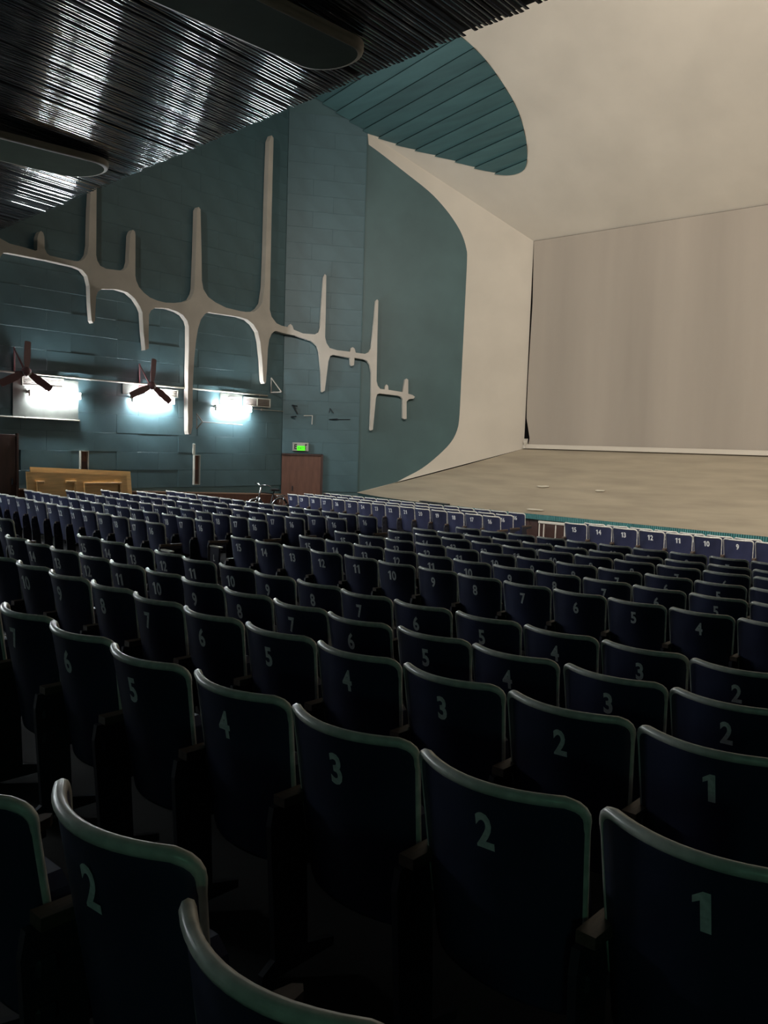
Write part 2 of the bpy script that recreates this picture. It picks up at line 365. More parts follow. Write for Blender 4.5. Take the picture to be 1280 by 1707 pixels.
# ------------------------------------------------------------------ black slatted ceiling over the rear seats
def edge_y(x): return 7.12+0.066*math.sqrt(x*x+4)
def ceil_z(y): return 5.31-0.055*(y-7.6)
ce_ = empty('ceiling', (0, 7.3, 5.31)); tag(ce_, 'glossy black slatted ceiling over the rear seats', 'ceiling', kind='structure')
off = Vector((0, 7.3, 5.31))
slats = MB(); x = -18.15; rnd = random.Random(3); prof_s = [(-0.5, 0.0036), (-0.3, 0.0013), (-0.1, 0.0001), (0.1, 0.0001), (0.3, 0.0013), (0.5, 0.0036)]
sv = []; sfc = []
while x < 13:
    wd = 0.052; gap = rnd.uniform(0.010, 0.016)
    if rnd.random() < 0.05: x += rnd.uniform(0.04, 0.11)
    tilt = rnd.gauss(0, 0.075); zo = rnd.gauss(0, 0.004)
    yend = edge_y(x)+rnd.uniform(-0.004, 0.010)
    yy = [-4.0, -1, 1, 2.2]+[2.6+0.42*i for i in range(int((yend-2.6)/0.42)+1)]
    if yend-yy[-1] < 0.05: yy.pop()
    yy.append(yend)
    base = len(sv); lat = 0.0; tz = 0.0
    for y in yy:
        lat = 0.7*lat+rnd.gauss(0, 0.002); tz = 0.6*tz+rnd.gauss(0, 0.0016)
        xc = x+0.03*(y-yend)+lat; tt = tilt+rnd.gauss(0, 0.025)
        for (a, h) in prof_s:
            sv.append((xc+a*wd, y-off.y, ceil_z(y)+zo+tz+h+a*wd*tt-off.z))
    k = len(prof_s)
    for i in range(len(yy)-1):
        for j in range(k-1): sfc.append((base+i*k+j, base+i*k+j+1, base+(i+1)*k+j+1, base+(i+1)*k+j))
    x += wd+gap
sl = link('slat', mkmesh('slat', sv, sfc, 'black_slat', True), ce_); tag(sl, 'narrow glossy black slats running front to back', kind='stuff')
xs_ = [XW-0.1+i*0.8 for i in range(41)]
v = []; f = []
for xx in xs_:
    e = edge_y(xx)-0.006
    v += [(xx, -4-off.y, ceil_z(-4)+0.04-off.z), (xx, e-off.y, ceil_z(e)+0.035-off.z), (xx, e-off.y, ceil_z(e)+0.4-off.z), (xx, -4-off.y, ceil_z(-4)+0.4-off.z)]
for i in range(len(xs_)-1):
    a = i*4; b = a+4; f += [(a, b, b+1, a+1), (a+1, b+1, b+2, a+2), (a+2, b+2, b+3, a+3)]
link('deck', mkmesh('deck', v, f, 'black'), ce_)
# two long capsule fixtures under it
def capsule(x0, x1, yend, ystart, k, zb, label):
    c = (x0+x1)/2; r = (x1-x0)/2; n = 20; Lh = (yend-ystart)/2; ym = (yend+ystart)/2
    e = empty('ceiling_light', (c, ym, zb)); tag(e, label, 'light', 'capsule lights under the black ceiling')
    def ring(ins, dz):
        q = []
        for i in range(n+1): th = math.pi*i/n; q.append(((r-ins)*math.cos(th), Lh-0.8*r+(0.8*r-ins)*math.sin(th)))
        for i in range(n+1): th = math.pi+math.pi*i/n; q.append(((r-ins)*math.cos(th), -Lh+0.8*r+(0.8*r-ins)*math.sin(th)))
        return [(a+k*(b-Lh), b, dz) for a, b in q]
    rings = [ring(0, 0.10), ring(0, 0.05), ring(0.010, 0.022), ring(0.03, 0.007), ring(0.065, 0.0)]
    m_ = len(rings[0]); v = [p for q in rings for p in q]; f = [tuple(range(m_))]
    for i in range(len(rings)-1):
        for j in range(m_): f.append((i*m_+j, i*m_+(j+1) % m_, (i+1)*m_+(j+1) % m_, (i+1)*m_+j))
    link('housing', mkmesh('housing', v, f, 'fixture_rim', True), e)
    link('diffuser', mkmesh('diffuser', rings[-1], [tuple(range(m_))], 'fixture_green'), e)
    for b in (-Lh*0.7, 0, Lh*0.7): MB().tube([(k*(b-Lh), b, 0.08), (k*(b-Lh), b, ceil_z(b+ym)+0.03-zb)], 0.02).build('hanger', 'black', e)
capsule(-6.92, -6.02, 7.04, 1.6, 0.07, 5.16, 'dark green capsule light at the top of the ceiling, nearer the stage')
capsule(-12.98, -11.82, 7.44, 2.4, 0.13, 5.16, 'dark green capsule light under the black ceiling, nearer the side wall')

# ------------------------------------------------------------------ unseen rest of the hall
tag(link('wall_right', mkmesh('wall_right', [(15, -6, -2), (15, 23, -2), (15, 23, 12), (15, -6, 12)], [(3, 2, 1, 0)], 'teal')), 'teal side wall on the far right of the hall', 'wall', kind='structure')
tag(link('wall_back', mkmesh('wall_back', [(XW, -4, -2), (15, -4, -2), (15, -4, 6), (XW, -4, 6)], [(0, 1, 2, 3)], 'teal')), 'teal back wall behind the last row', 'wall', kind='structure')
v = [(-18.3, 7, 12.2), (15, 7, 12.2), (15, 16.6, 12.2), (-18.3, 16.6, 12.2)]
tag(link('ceiling_upper', mkmesh('ceiling_upper', v, [(0, 1, 2, 3)], 'teal')), 'high teal ceiling over the front of the hall', 'ceiling', kind='structure')
for i, (p, tgt, en) in enumerate(BALCONY_FLOODS):
    e = empty('floodlight', p); dv = (Vector(tgt)-Vector(p)).normalized(); q = dv.to_track_quat('-Z', 'Y'); R = q.to_matrix()
    tag(e, ['floodlight on the balcony above the black ceiling, middle of three', 'floodlight on the balcony above the black ceiling, farthest from the relief wall', 'floodlight on the balcony above the black ceiling, nearest the relief wall'][i], 'light', 'floodlights on the balcony')
    MB().bbox(R @ Vector((0, 0, 0.10)), (0.42, 0.32, 0.16), 0.02, R).build('housing', 'dark_metal', e)
    MB().tube([(0, 0, -0.1), (0, 0, ceil_z(p[1])+0.46-p[2])], 0.03).build('stand', 'dark_metal', e)
    ld = bpy.data.lights.new('flood', 'SPOT'); ld.energy = en; ld.color = (1.0, 0.93, 0.84); ld.spot_size = math.radians(112); ld.spot_blend = 1.0; ld.shadow_soft_size = 0.2
    lo = bpy.data.objects.new('lamp', ld); COL.objects.link(lo); lo.parent = e; lo.rotation_euler = q.to_euler(); lo.location = dv*0.05

# ------------------------------------------------------------------ wall relief sculpture
RELIEF = [(-8.729,5.121),(-8.35,5.086),(-8.144,5.014),(-7.827,4.999),(-7.57,4.971),(-7.528,4.992),(-7.521,5.267),(-7.487,5.378),(-7.439,5.427),(-7.39,5.398),(-7.363,5.312),(-7.356,5.065),(-7.307,4.969),(-7.237,4.929),(-6.924,4.921),(-6.647,4.918),(-6.499,4.939),(-6.395,5.019),(-6.328,5.127),(-6.291,5.339),(-6.272,6.147),(-6.25,6.491),(-6.238,7.237),(-6.179,7.334),(-6.11,7.272),(-6.099,6.595),(-6.101,5.5),(-6.103,5.156),(-6.076,5.036),(-5.998,4.926),(-5.843,4.884),(-5.542,4.902),(-5.397,4.92),(-5.284,5.011),(-5.239,5.161),(-5.21,5.792),(-5.177,5.885),(-5.128,5.937),(-5.078,5.905),(-5.064,5.822),(-5.06,4.864),(-5.034,4.739),(-4.949,4.594),(-4.814,4.484),(-4.642,4.394),(-4.435,4.351),(-4.189,4.336),(-3.921,4.367),(-3.612,4.443),(-3.446,4.529),(-3.355,4.68),(-3.32,4.808),(-3.289,5.76),(-3.269,6.827),(-3.218,6.914),(-3.161,6.866),(-3.107,5.642),(-3.089,5.061),(-3.036,4.853),(-2.879,4.676),(-2.642,4.57),(-2.281,4.48),(-1.809,4.458),(-1.6,4.463),(-1.324,4.51),(-1.154,4.624),(-1.028,4.791),(-0.952,5.249),(-0.929,6.193),(-0.921,7.13),(-0.906,8.273),(-0.884,9.234),(-0.808,9.409),(-0.734,9.358),(-0.741,8.658),(-0.749,7.266),(-0.747,5.531),(-0.745,4.648),(-0.671,4.458),(-0.479,4.298),(-0.282,4.255),(0.066,4.243),(0.099,4.302),(0.157,4.339),(0.212,4.291),(0.252,4.182),(0.517,4.09),(0.874,4.084),(0.978,4.154),(1.019,4.296),(1.043,5.067),(1.075,5.738),(1.116,5.832),(1.163,5.791),(1.174,4.731),(1.174,4.024),(1.222,3.851),(1.316,3.718),(1.535,3.664),(1.928,3.642),(1.952,3.753),(2.005,3.779),(2.06,3.742),(2.099,3.623),(2.383,3.603),(2.485,3.654),(2.56,3.786),(2.625,4.649),(2.654,5.174),(2.699,5.212),(2.736,5.179),(2.741,4.114),(2.756,2.825),(2.797,2.686),(2.875,2.597),(3.015,2.585),(3.03,2.696),(3.065,2.738),(3.112,2.699),(3.127,2.579),(3.565,2.529),(3.595,2.721),(3.625,2.909),(3.669,2.938),(3.72,2.905),(3.734,2.489),(3.866,2.457),(3.944,2.407),(3.907,2.352),(3.758,2.326),(3.692,2.252),(3.71,1.741),(3.648,1.721),(3.591,1.755),(3.572,2.318),(3.524,2.389),(3.416,2.421),(2.861,2.463),(2.787,2.431),(2.754,2.322),(2.691,1.379),(2.617,1.346),(2.598,1.375),(2.605,2.315),(2.589,3.069),(2.539,3.282),(2.462,3.403),(2.35,3.445),(2.068,3.473),(2.056,3.258),(1.99,3.226),(1.953,3.27),(1.933,3.465),(1.43,3.527),(1.34,3.486),(1.289,3.324),(1.205,2.468),(1.129,2.417),(1.104,2.446),(1.076,2.96),(1.002,3.591),(0.935,3.766),(0.772,3.895),(0.271,4.024),(-0.496,4.081),(-0.556,4.063),(-0.658,3.984),(-0.741,3.817),(-0.787,3.548),(-0.806,2.941),(-0.83,2.597),(-0.88,2.559),(-0.927,2.641),(-0.986,3.214),(-1.067,3.702),(-1.159,3.978),(-1.337,4.161),(-1.536,4.263),(-1.831,4.302),(-2.867,4.283),(-2.973,4.22),(-3.104,4.056),(-3.19,3.803),(-3.243,3.509),(-3.294,3.039),(-3.329,2.357),(-3.32,1.255),(-3.366,1.059),(-3.44,1.044),(-3.462,1.129),(-3.483,2.106),(-3.47,3.314),(-3.478,3.838),(-3.531,3.976),(-3.662,4.101),(-3.835,4.161),(-4.116,4.204),(-4.478,4.168),(-4.611,4.08),(-4.665,3.97),(-4.672,3.449),(-4.663,3.14),(-4.765,3.085),(-4.766,3.154),(-4.816,3.52),(-4.854,4.002),(-4.922,4.134),(-5.07,4.31),(-5.264,4.422),(-5.55,4.455),(-5.949,4.397),(-6.057,4.312),(-6.1,4.183),(-6.128,3.635),(-6.172,3.57),(-6.212,3.624),(-6.249,4.027),(-6.266,4.427),(-6.326,4.634),(-6.459,4.757),(-6.632,4.792),(-7.307,4.814),(-8.201,4.812),(-8.274,4.798),(-8.339,4.71),(-8.378,4.577),(-8.406,4.155),(-8.46,3.513),(-8.499,3.444),(-8.537,3.502),(-8.584,4.126),(-8.658,4.489),(-8.855,4.639),(-9.099,4.654),(-9.096,5.082)]
def wmap(u, z, o):
    if u < -1e-4: p = Vector((XW+o, min(F1.y+u, F1.y-o*math.tan(A2/2))))
    elif u < L2-1e-4: p = F1+D2*max(u, o*math.tan(A2/2))+N2*o
    else: p = F2+D3*(u-L2)+N3*o
    return Vector((p.x, p.y, z))
def relief_mesh(name, pts, o0, o1, m):
    bm = bmesh.new(); bm.faces.new([bm.verts.new((a, b, 0)) for a, b in pts])
    bmesh.ops.triangulate(bm, faces=bm.faces[:], ngon_method='EAR_CLIP')
    for u in (0, L2):
        bmesh.ops.bisect_plane(bm, geom=bm.verts[:]+bm.edges[:]+bm.faces[:], plane_co=(u, 0, 0), plane_no=(1, 0, 0), dist=1e-5)
    bm.verts.index_update(); n = len(bm.verts)
    v = [wmap(q.co.x, q.co.y, o1) for q in bm.verts]+[wmap(q.co.x, q.co.y, o0) for q in bm.verts]
    f = [tuple(q.index for q in fc.verts) for fc in bm.faces]
    for e in bm.edges:
        if e.is_boundary: a, b = e.verts; f.append((a.index, b.index, b.index+n, a.index+n))
    bm.free(); me = mkmesh(name, v, f, m); b2 = bmesh.new(); b2.from_mesh(me); bmesh.ops.recalc_face_normals(b2, faces=b2.faces[:]); b2.to_mesh(me); b2.free()
    return me
o = link('wall_relief', relief_mesh('wall_relief', [(p[0], p[1]) for p in RELIEF], 0.03, 0.20, 'relief'))
tag(o, 'long branching cream relief sculpture with spikes across the teal wall', 'sculpture')

# ------------------------------------------------------------------ lettering helper
TXT = {}
def text_pts(s, size, xs=1.0, bold=0.0):
    key = (s, size, xs, bold)
    if key in TXT: return TXT[key]
    cu = bpy.data.curves.new('t', 'FONT'); cu.body = s; cu.size = size; cu.align_x = 'CENTER'; cu.align_y = 'CENTER'; cu.offset = bold; cu.resolution_u = 3; cu.fill_mode = 'FRONT'
    ob = bpy.data.objects.new('t', cu); COL.objects.link(ob); bpy.context.view_layer.update()
    dg = bpy.context.evaluated_depsgraph_get(); me = ob.evaluated_get(dg).to_mesh()
    v = [(p.co.x*xs, p.co.y) for p in me.vertices]; f = [tuple(p.vertices) for p in me.polygons]
    ob.evaluated_get(dg).to_mesh_clear(); bpy.data.objects.remove(ob); bpy.data.curves.remove(cu)
    cx = (min(p[0] for p in v)+max(p[0] for p in v))/2; cy = (min(p[1] for p in v)+max(p[1] for p in v))/2
    TXT[key] = ([(a-cx, b-cy) for a, b in v], f); return TXT[key]

# ------------------------------------------------------------------ fluorescent lamps on the wall
def tube_lamp(y0, y1, z, label):
    yc = (y0+y1)/2; L_ = y1-y0; e = empty('fluorescent_lamp', (XW+0.04, yc, z)); tag(e, label, 'lamp', 'fluorescent lamps on the side wall')
    MB().bbox((0.035, 0, 0.03), (0.07, L_, 0.07), 0.006).build('batten', 'white_metal', e)
    for s in (-1, 1): MB().bbox((0.09, s*(L_/2-0.015), 0), (0.06, 0.03, 0.16), 0.005).build('lamp_holder', 'white_metal', e)
    for dz in (-0.045, 0.055): MB().tube([(0.105, -L_/2+0.03, dz), (0.105, L_/2-0.03, dz)], 0.022, 8).build('tube', 'tube', e, True)
tube_lamp(8.95, 10.20, 1.84, 'glowing fluorescent tube lamp on the wall, leftmost of the three in view')
tube_lamp(11.55, 12.80, 1.88, 'glowing fluorescent tube lamp under the maroon fan, middle of three')
tube_lamp(14.10, 15.36, 1.80, 'glowing fluorescent tube lamp below the white wall plate, nearest the exit door')
tube_lamp(3.78, 5.03, 1.86, 'fluorescent tube lamp on the side wall left of the view, nearest the cross aisle')
tube_lamp(1.2, 2.45, 1.90, 'fluorescent tube lamp on the side wall level with the camera')
tube_lamp(-1.4, -0.15, 1.95, 'fluorescent tube lamp on the side wall behind the camera')

# pipes, grilles and plates
def pipe(y0, y1, z0, z1, r, label, m='pale_panel'):
    e = empty('wall_pipe', (XW+0.06, y0, z0)); tag(e, label, 'pipe')
    MB().tube([(0, 0, 0), (0, y1-y0, z1-z0)], r, 8).build('run', m, e, True)
    for k in range(int((y1-y0)/1.3)+1): MB().box((-0.02, 0.3+1.3*k, (z1-z0)*(0.3+1.3*k)/(y1-y0)), (0.07, 0.02, 0.06)).build('clip', 'grille', e)
pipe(5.0, 16.0, 2.29, 2.235, 0.022, 'long pale conduit running along the wall above the lamps')
pipe(6.0, 10.2, 1.32, 1.272, 0.018, 'short pale conduit below the leftmost lamp')
pipe(15.5, 16.6, 1.83, 1.82, 0.010, 'thin conduit between the last lamp and the wall corner')
def plate(y0, y1, z0, z1, label, m='pale_panel'):
    o = MB().bbox((0, 0, 0), (0.02, y1-y0, z1-z0), 0.004).build('wall_plate', m); o.location = (XW+0.03+bay((y0+y1)/2), (y0+y1)/2, (z0+z1)/2); tag(o, label, 'plate')
    return o
plate(8.62, 10.18, 1.29, 2.20, 'pale perforated board behind the leftmost lamp', 'pale_board')
plate(11.35, 11.92, 1.98, 2.26, 'pale square plate left of the second fan', 'pale_board')
pw = plate(14.32, 15.09, 1.90, 2.20, 'white plate with a dark ring mark above the third lamp', 'pale_board')
ring = MB(); ring.tube([(0.013, 0.12*math.cos(a*math.pi/8), 0.045*math.sin(a*math.pi/8)+0.03) for a in range(1, 15)], 0.008, 5).build('ring_mark', 'grille', pw)
def grille(y0, y1, z0, z1, nd, label):
    yc, zc = (y0+y1)/2, (z0+z1)/2; e = empty('vent_grille', (XW+0.035+bay(yc), yc, zc)); tag(e, label, 'grille', 'vent grilles above the lamps')
    W, H = y1-y0, z1-z0
    MB().box((0, 0, 0), (0.012, W, H)).build('backing', 'wood_brown_dark', e)
    fr = MB()
    for s in (-1, 1): fr.box((0.02, 0, s*(H/2-0.012)), (0.04, W, 0.024)); fr.box((0.02, s*(W/2-0.012), 0), (0.04, 0.024, H-0.048))
    fr.build('frame', 'pale_panel', e)
    for k in range(1, nd): MB().box((0.02, -W/2+W*k/nd, 0), (0.038, 0.022, H-0.05)).build('divider', 'pale_panel', e)
    sm = MB().box((0, 0, 0), (0.022, W-0.05, 0.006), Matrix.Rotation(0.6, 3, 'Y')).mesh('louver', 'grille')
    for k in range(6): link('louver', sm, e, (0.018, 0, -H/2+0.04+(H-0.08)*k/5))
grille(8.82, 9.80, 2.0, 2.22, 2, 'louvred vent grille behind the leftmost fan')
grille(11.98, 12.95, 1.98, 2.18, 2, 'louvred vent grille behind the second fan')
grille(15.13, 16.10, 1.90, 2.15, 2, 'louvred vent grille right of the white ring plate')

# wall fans
def fan(y, z, label, ph):
    e = empty('wall_fan', (XW+0.5, y, z)); tag(e, label, 'fan', 'maroon wall fans')
    MB().tube([(-0.10, 0, 0), (-0.06, 0, 0), (0.02, 0, 0), (0.06, 0, 0)], [0.07, 0.10, 0.10, 0.04], 14).build('motor', 'maroon', e, True)
    MB().tube([(0.02, 0.10*math.cos(a*math.pi/6+math.pi), 0.10*math.sin(a*math.pi/6+math.pi)) for a in range(7)], 0.008, 5).build('hub_rim', 'chrome', e, True)
    br = MB(); br.tube([(-0.46, -0.06, 0.0), (-0.1, 0, 0)], 0.02).tube([(-0.46, -0.06, 0.55), (-0.46, -0.06, -0.05)], 0.025).tube([(-0.46, -0.06, 0.52), (-0.12, 0, 0.05)], 0.018)
    br.build('bracket', 'maroon', e)
    for k in range(3):
        a = ph+k*2*math.pi/3
        R = Matrix.Rotation(-a, 3, 'X') @ Matrix.Rotation(0.45, 3, 'Z')
        b = MB(); b.prism([(-0.05, 0.07), (0.05, 0.07), (0.085, 0.3), (0.08, 0.64), (0.06, 0.66), (-0.06, 0.66), (-0.08, 0.64), (-0.085, 0.3)], -0.005, 0.005, 'x')
        b.v = [tuple(Matrix.Rotation(-a, 3, 'X') @ (Matrix.Rotation(0.22, 3, 'Z') @ Vector(p))) for p in b.v]
        b.build('blade', 'maroon', e)
fan(8.72, 2.28, 'maroon three-blade fan on the wall above the leftmost lamp', 0.04)
fan(11.88, 2.21, 'maroon three-blade fan on the wall above the middle lamp', 0.08)

# brackets left on the wall
def bracket(pts, label, m='dark_metal', loc=(0, 0, 0), r=0.018, nm='wall_bracket'):
    e = empty(nm, loc); tag(e, label, 'bracket')
    for a, b in pts: MB().tube([Vector(a)-Vector(loc), Vector(b)-Vector(loc)], r, 6).build('bar', m, e)
bracket([((XW+.03, 16.15, 2.76), (XW+.03, 16.15, 2.32)), ((XW+.03, 16.15, 2.76), (XW+.35, 16.27, 2.36)), ((XW+.03, 16.15, 2.34), (XW+.35, 16.27, 2.36))], 'empty triangular steel bracket high near the wall corner', 'grille', (XW, 16.15, 2.32))
bracket([((XW+.06, 13.55, 1.60), (XW+.25, 13.60, 1.39)), ((XW+.06, 13.55, 1.20), (XW+.25, 13.60, 1.39)), ((XW+.06, 13.55, 1.62), (XW+.06, 13.55, 1.19)), ((XW+.25, 13.60, 1.39), (XW+.12, 15.05, 1.36))], 'bracket with a long thin rod below the third lamp', 'grille', (XW, 13.55, 1.2), 0.014)
def on2(u, z, o=0.04): p = F1+D2*u+N2*o; return Vector((p.x, p.y, z))
bracket([(on2(.28, 2.01), on2(.40, 1.98, .2)), (on2(.30, 2.0), on2(.44, 1.76, .06)), (on2(.26, 1.67), on2(.38, 1.68, .2))], 'dark bent bracket on the turned wall, left of the pair', 'dark_metal', on2(.28, 1.67, 0), 0.022)
bracket([(on2(1.40, 1.97), on2(1.50, 1.82, .12)), (on2(1.40, 1.97), on2(1.38, 1.84)), (on2(1.38, 1.64), on2(1.62, 1.66, .15)), (on2(1.38, 1.63, .02), on2(2.02, 1.66, .02))], 'dark bracket with a rod on the turned wall, right of the pair', 'dark_metal', on2(1.4, 1.63, 0), 0.012)
bracket([(on2(.62, 1.72), on2(.89, 1.73)), (on2(.88, 1.73), on2(.87, 1.47))], 'small white right-angle bracket between the two dark ones', 'white_metal', on2(.62, 1.47, 0), 0.012)

# ------------------------------------------------------------------ doors, sign, dado, wall boxes
fz = floor_z(-17.6, 17.0)
d1 = empty('door_1', (*(F1+D2*0.61), fz), -A2); tag(d1, 'brown exit door under the exit sign', 'door', kind='structure')
H = 0.59-fz
MB().bbox((0.03, 0.12, H/2-0.02), (0.04, 0.98, H-0.04), 0.004).build('leaf', 'wood_brown', d1)
MB().bbox((0.025, -0.485, H/2-0.02), (0.03, 0.235, H-0.04), 0.004).build('leaf', 'wood_brown', d1)
fr = MB(); fr.box((0.04, 0.585, H/2), (0.10, 0.06, H)).box((0.04, -0.01, H-0.02), (0.10, 1.19, 0.04)); fr.build('frame', 'wood_brown_dark', d1)
MB().bbox((0.06, -0.28, 1.0), (0.03, 0.03, 0.14), 0.005).build('door_handle', 'dark_metal', d1)
fz2 = floor_z(XW+.2, 8.2)
d2_ = empty('door_2', (XW+0.04, 8.15, fz2)); tag(d2_, 'dark brown side door at the left edge of the wall', 'door', kind='structure')
MB().bbox((0.02, 0, (0.90-fz2)/2), (0.04, 1.08, 0.90-fz2), 0.004).build('leaf', 'wood_brown_dark', d2_)
MB().bbox((0.03, 0.555, (0.93-fz2)/2), (0.08, 0.04, 0.93-fz2), 0.004).build('frame', 'wood_brown_dark', d2_)
MB().bbox((0.05, 0.44, 1.0), (0.03, 0.03, 0.14), 0.005).build('door_handle', 'dark_metal', d2_)
# exit sign
ec = F1+D2*0.545+N2*0.09
sg = empty('exit_sign', (ec.x, ec.y, 0.80), math.atan2(D2.y, D2.x)); tag(sg, 'grey exit sign with a small lit green exit panel above the brown door', 'sign')
MB().bbox((0, 0.03, 0), (0.47, 0.08, 0.25), 0.006).build('box', 'sign_grey', sg)
def flat_text(s, size, xsz, bold, loc, m, parent):
    v, f = text_pts(s, size, xsz, bold)
    return link('lettering', mkmesh('lettering', [(a+loc[0], loc[1], b+loc[2]) for a, b in v], f, m), parent)
flat_text('EXIT', 0.20, 0.92, 0.006, (0, -0.012, 0), 'print_black', sg)
gp = MB().bbox((0.01, -0.025, -0.04), (0.235, 0.02, 0.13), 0.004).build('lit_panel', 'sign_green', sg)
flat_text('EXIT', 0.085, 1.0, 0.001, (0.01, -0.0365, -0.04), 'print_dark_green', gp)
MB().bbox((0.01, -0.022, 0.065), (0.235, 0.014, 0.08), 0.003).build('cover_strip', 'pale_panel', sg)
bs = empty('exit_sign', (3.2, -3.9, 1.75), math.pi); tag(bs, 'green lit exit sign on the back wall behind the camera', 'sign')  # unseen sign-shaped glow added to tint the near seat numbers green
MB().bbox((0, -0.04, 0), (0.66, 0.08, 0.30), 0.006).build('box', 'sign_grey', bs)
MB().bbox((0, -0.09, 0), (0.60, 0.02, 0.25), 0.004).build('lit_panel', 'exit_glow', bs)
# dado
def dado(pts, label, nm):
    e = empty(nm, pts[0][0]+(0,) if len(pts[0][0]) == 2 else pts[0][0]); tag(e, label, 'wainscot', kind='structure')
    b = MB(); t = MB()
    for (p, q) in zip(pts, pts[1:]):
        (x0, y0, z0), (x1, y1, z1) = p[0], q[0]; nx, ny = p[1]
        L0 = Vector(pts[0][0])
        A = Vector((x0, y0, 0)); B = Vector((x1, y1, 0)); Nn = Vector((nx, ny, 0))*0.05
        b.add([Vector((a.x, a.y, z))-L0 for a, z in ((A, -2), (B, -2), (B, z1), (A, z0), (A+Nn, -2), (B+Nn, -2), (B+Nn, z1), (A+Nn, z0))], [(4, 5, 6, 7), (3, 7, 6, 2), (0, 3, 2, 1), (0, 4, 7, 3), (1, 2, 6, 5)])
        N3_ = Nn*1.7
        t.add([Vector((a.x, a.y, z))-L0 for a, z in ((A, z0), (B, z1), (B+N3_, z1), (A+N3_, z0), (A, z0+.035), (B, z1+.035), (B+N3_, z1+.035), (A+N3_, z0+.035))], [(3, 2, 1, 0), (4, 5, 6, 7), (2, 3, 7, 6), (0, 1, 5, 4), (1, 2, 6, 5), (3, 0, 4, 7)])
    b.build('panel', 'wood_brown', e); t.build('cap_rail', 'dado_trim', e)
dado([((XW, 8.75, -0.34), (1, 0)), ((XW, 11.6, -0.45), (1, 0)), ((XW, F1.y-0.02, -0.635), (1, 0))], 'brown wainscot with a pale cap rail along the foot of the side wall', 'trim_2')
a_ = F1+D2*1.24; b_ = F2
dado([((a_.x, a_.y, -0.66), (N2.x, N2.y)), ((b_.x, b_.y, -0.66), (N2.x, N2.y))], 'dark wainscot right of the exit door', 'trim_3')
# open wall boxes
def wallbox(yc, z0, z1, wd, label, m='pale_panel'):
    e = empty('wall_box', (XW+0.02+bay(yc), yc, z0)); tag(e, label, 'box'); h = z1-z0
    MB().box((0.008, 0, h/2), (0.01, wd-0.03, h-0.03)).build('back', 'wood_brown', e)
    fr = MB()
    for s in (-1, 1): fr.box((0.04, s*(wd/2-0.01), h/2), (0.08, 0.02, h)); fr.box((0.04, 0, h/2+s*(h/2-0.01)), (0.08, wd-0.04, 0.02))
    fr.build('frame', m, e)
    MB().box((0.025, 0, h*0.3), (0.03, wd*0.5, h*0.4)).build('inner_panel', 'wood_brown_dark', e)
wallbox(10.32, 0.05, 0.57, 0.21, 'narrow open wall box with a pale frame above the yellow doors')
wallbox(13.56, -0.29, 0.51, 0.19, 'tall narrow open wall box with a pale frame between the lamps')
e = MB().bbox((0, 0, 0), (0.05, 0.075, 0.29), 0.015).build('pale_post', 'pale_panel'); e.location = (XW+0.05, 13.475, 0.66); tag(e, 'short pale upright block standing on the tall wall box', 'block')

# ------------------------------------------------------------------ two yellow door leaves leaning on the wall
def leaf(xb, xt, y0, y1, zt, label, frames):
    fz_ = floor_z(XW+0.4, 10.2); h = zt-fz_
    lean = math.atan2(xt-xb, h); e = empty('door_leaf', (xb, (y0+y1)/2, fz_)); e.rotation_euler = (0, lean, math.radians(0)); tag(e, label, 'door', 'yellow door leaves leaning on the wall')
    Ls = y1-y0; hh = h/math.cos(lean)
    sl_ = -0.11
    p = [(-Ls/2, 0), (Ls/2, -0.02), (Ls/2, hh+sl_), (-Ls/2, hh)]
    MB().prism(p, -0.02, 0.02, 'x').build('slab', 'wood_yellow', e)
    for (a, b, top, kind) in frames:
        zt_ = hh-0.19+sl_*((a+b)/2-y0)/Ls
        def bar(name, ya, yb, za, zb): MB().bbox((0.045, (ya+yb)/2-(y0+y1)/2, (za+zb)/2), (0.052, yb-ya, zb-za), 0.006).build(name, 'wood_yellow', e)
        for (ya, yb) in top: bar('moulding', ya, yb, zt_-0.05, zt_)
        for yv in ((a, b) if kind == 2 else (a,)): bar('moulding', yv, yv+0.05, 0.12, zt_-0.052)
        if kind == 1: bar('moulding', b-0.05, b, 0.12, zt_-0.052)
        bar('moulding', a+0.06, b-0.06, 0.06, 0.11)
leaf(-17.66, -17.85, 8.77, 11.26, 0.085, 'yellow wooden door leaf with raised mouldings lying on its side in front', [(8.97, 9.91, [(8.97, 9.15), (9.67, 9.91)], 1), (10.11, 11.03, [(10.11, 11.08)], 2)])
leaf(-17.80, -18.0, 8.93, 11.46, 0.185, 'plain yellow wooden door leaf behind the moulded one', [])

# ------------------------------------------------------------------ bicycle
bz = floor_z(-17.6, 15.5); bk = empty('bicycle', (-17.55, 15.5, bz)); tag(bk, 'parked bicycle against the brown wainscot near the exit door', 'bicycle')
bk.rotation_euler = (0.0, 0.10, 0.10)
fy, ry, wr = -0.50, 0.52, 0.33
for y in (fy, ry):
    wn = MB(); wn.tube([(0, y+wr*math.cos(a*math.pi/14), wr+wr*math.sin(a*math.pi/14)) for a in range(28)], 0.02, 6, True)
    wo = wn.build('wheel', 'rubber', bk, True)
    sp = MB()
    for k in range(14):
        a = k*2*math.pi/14; sp.tube([(0.02*(-1)**k, y, wr), (0, y+0.31*math.cos(a), wr+0.31*math.sin(a))], 0.003, 4)
    sp.tube([(-0.05, y, wr), (0.05, y, wr)], 0.025, 8); sp.build('spokes', 'chrome', wo)
    MB().tube([(0, y+0.36*math.cos(a*math.pi/10), wr+0.36*math.sin(a*math.pi/10)) for a in range(0, 11)], 0.022, 6).build('mudguard', 'chrome', bk, True)
fm = MB(); hd = (0, -0.33, 0.86); bbk = (0, 0.08, 0.30); stp = (0, 0.22, 0.80)
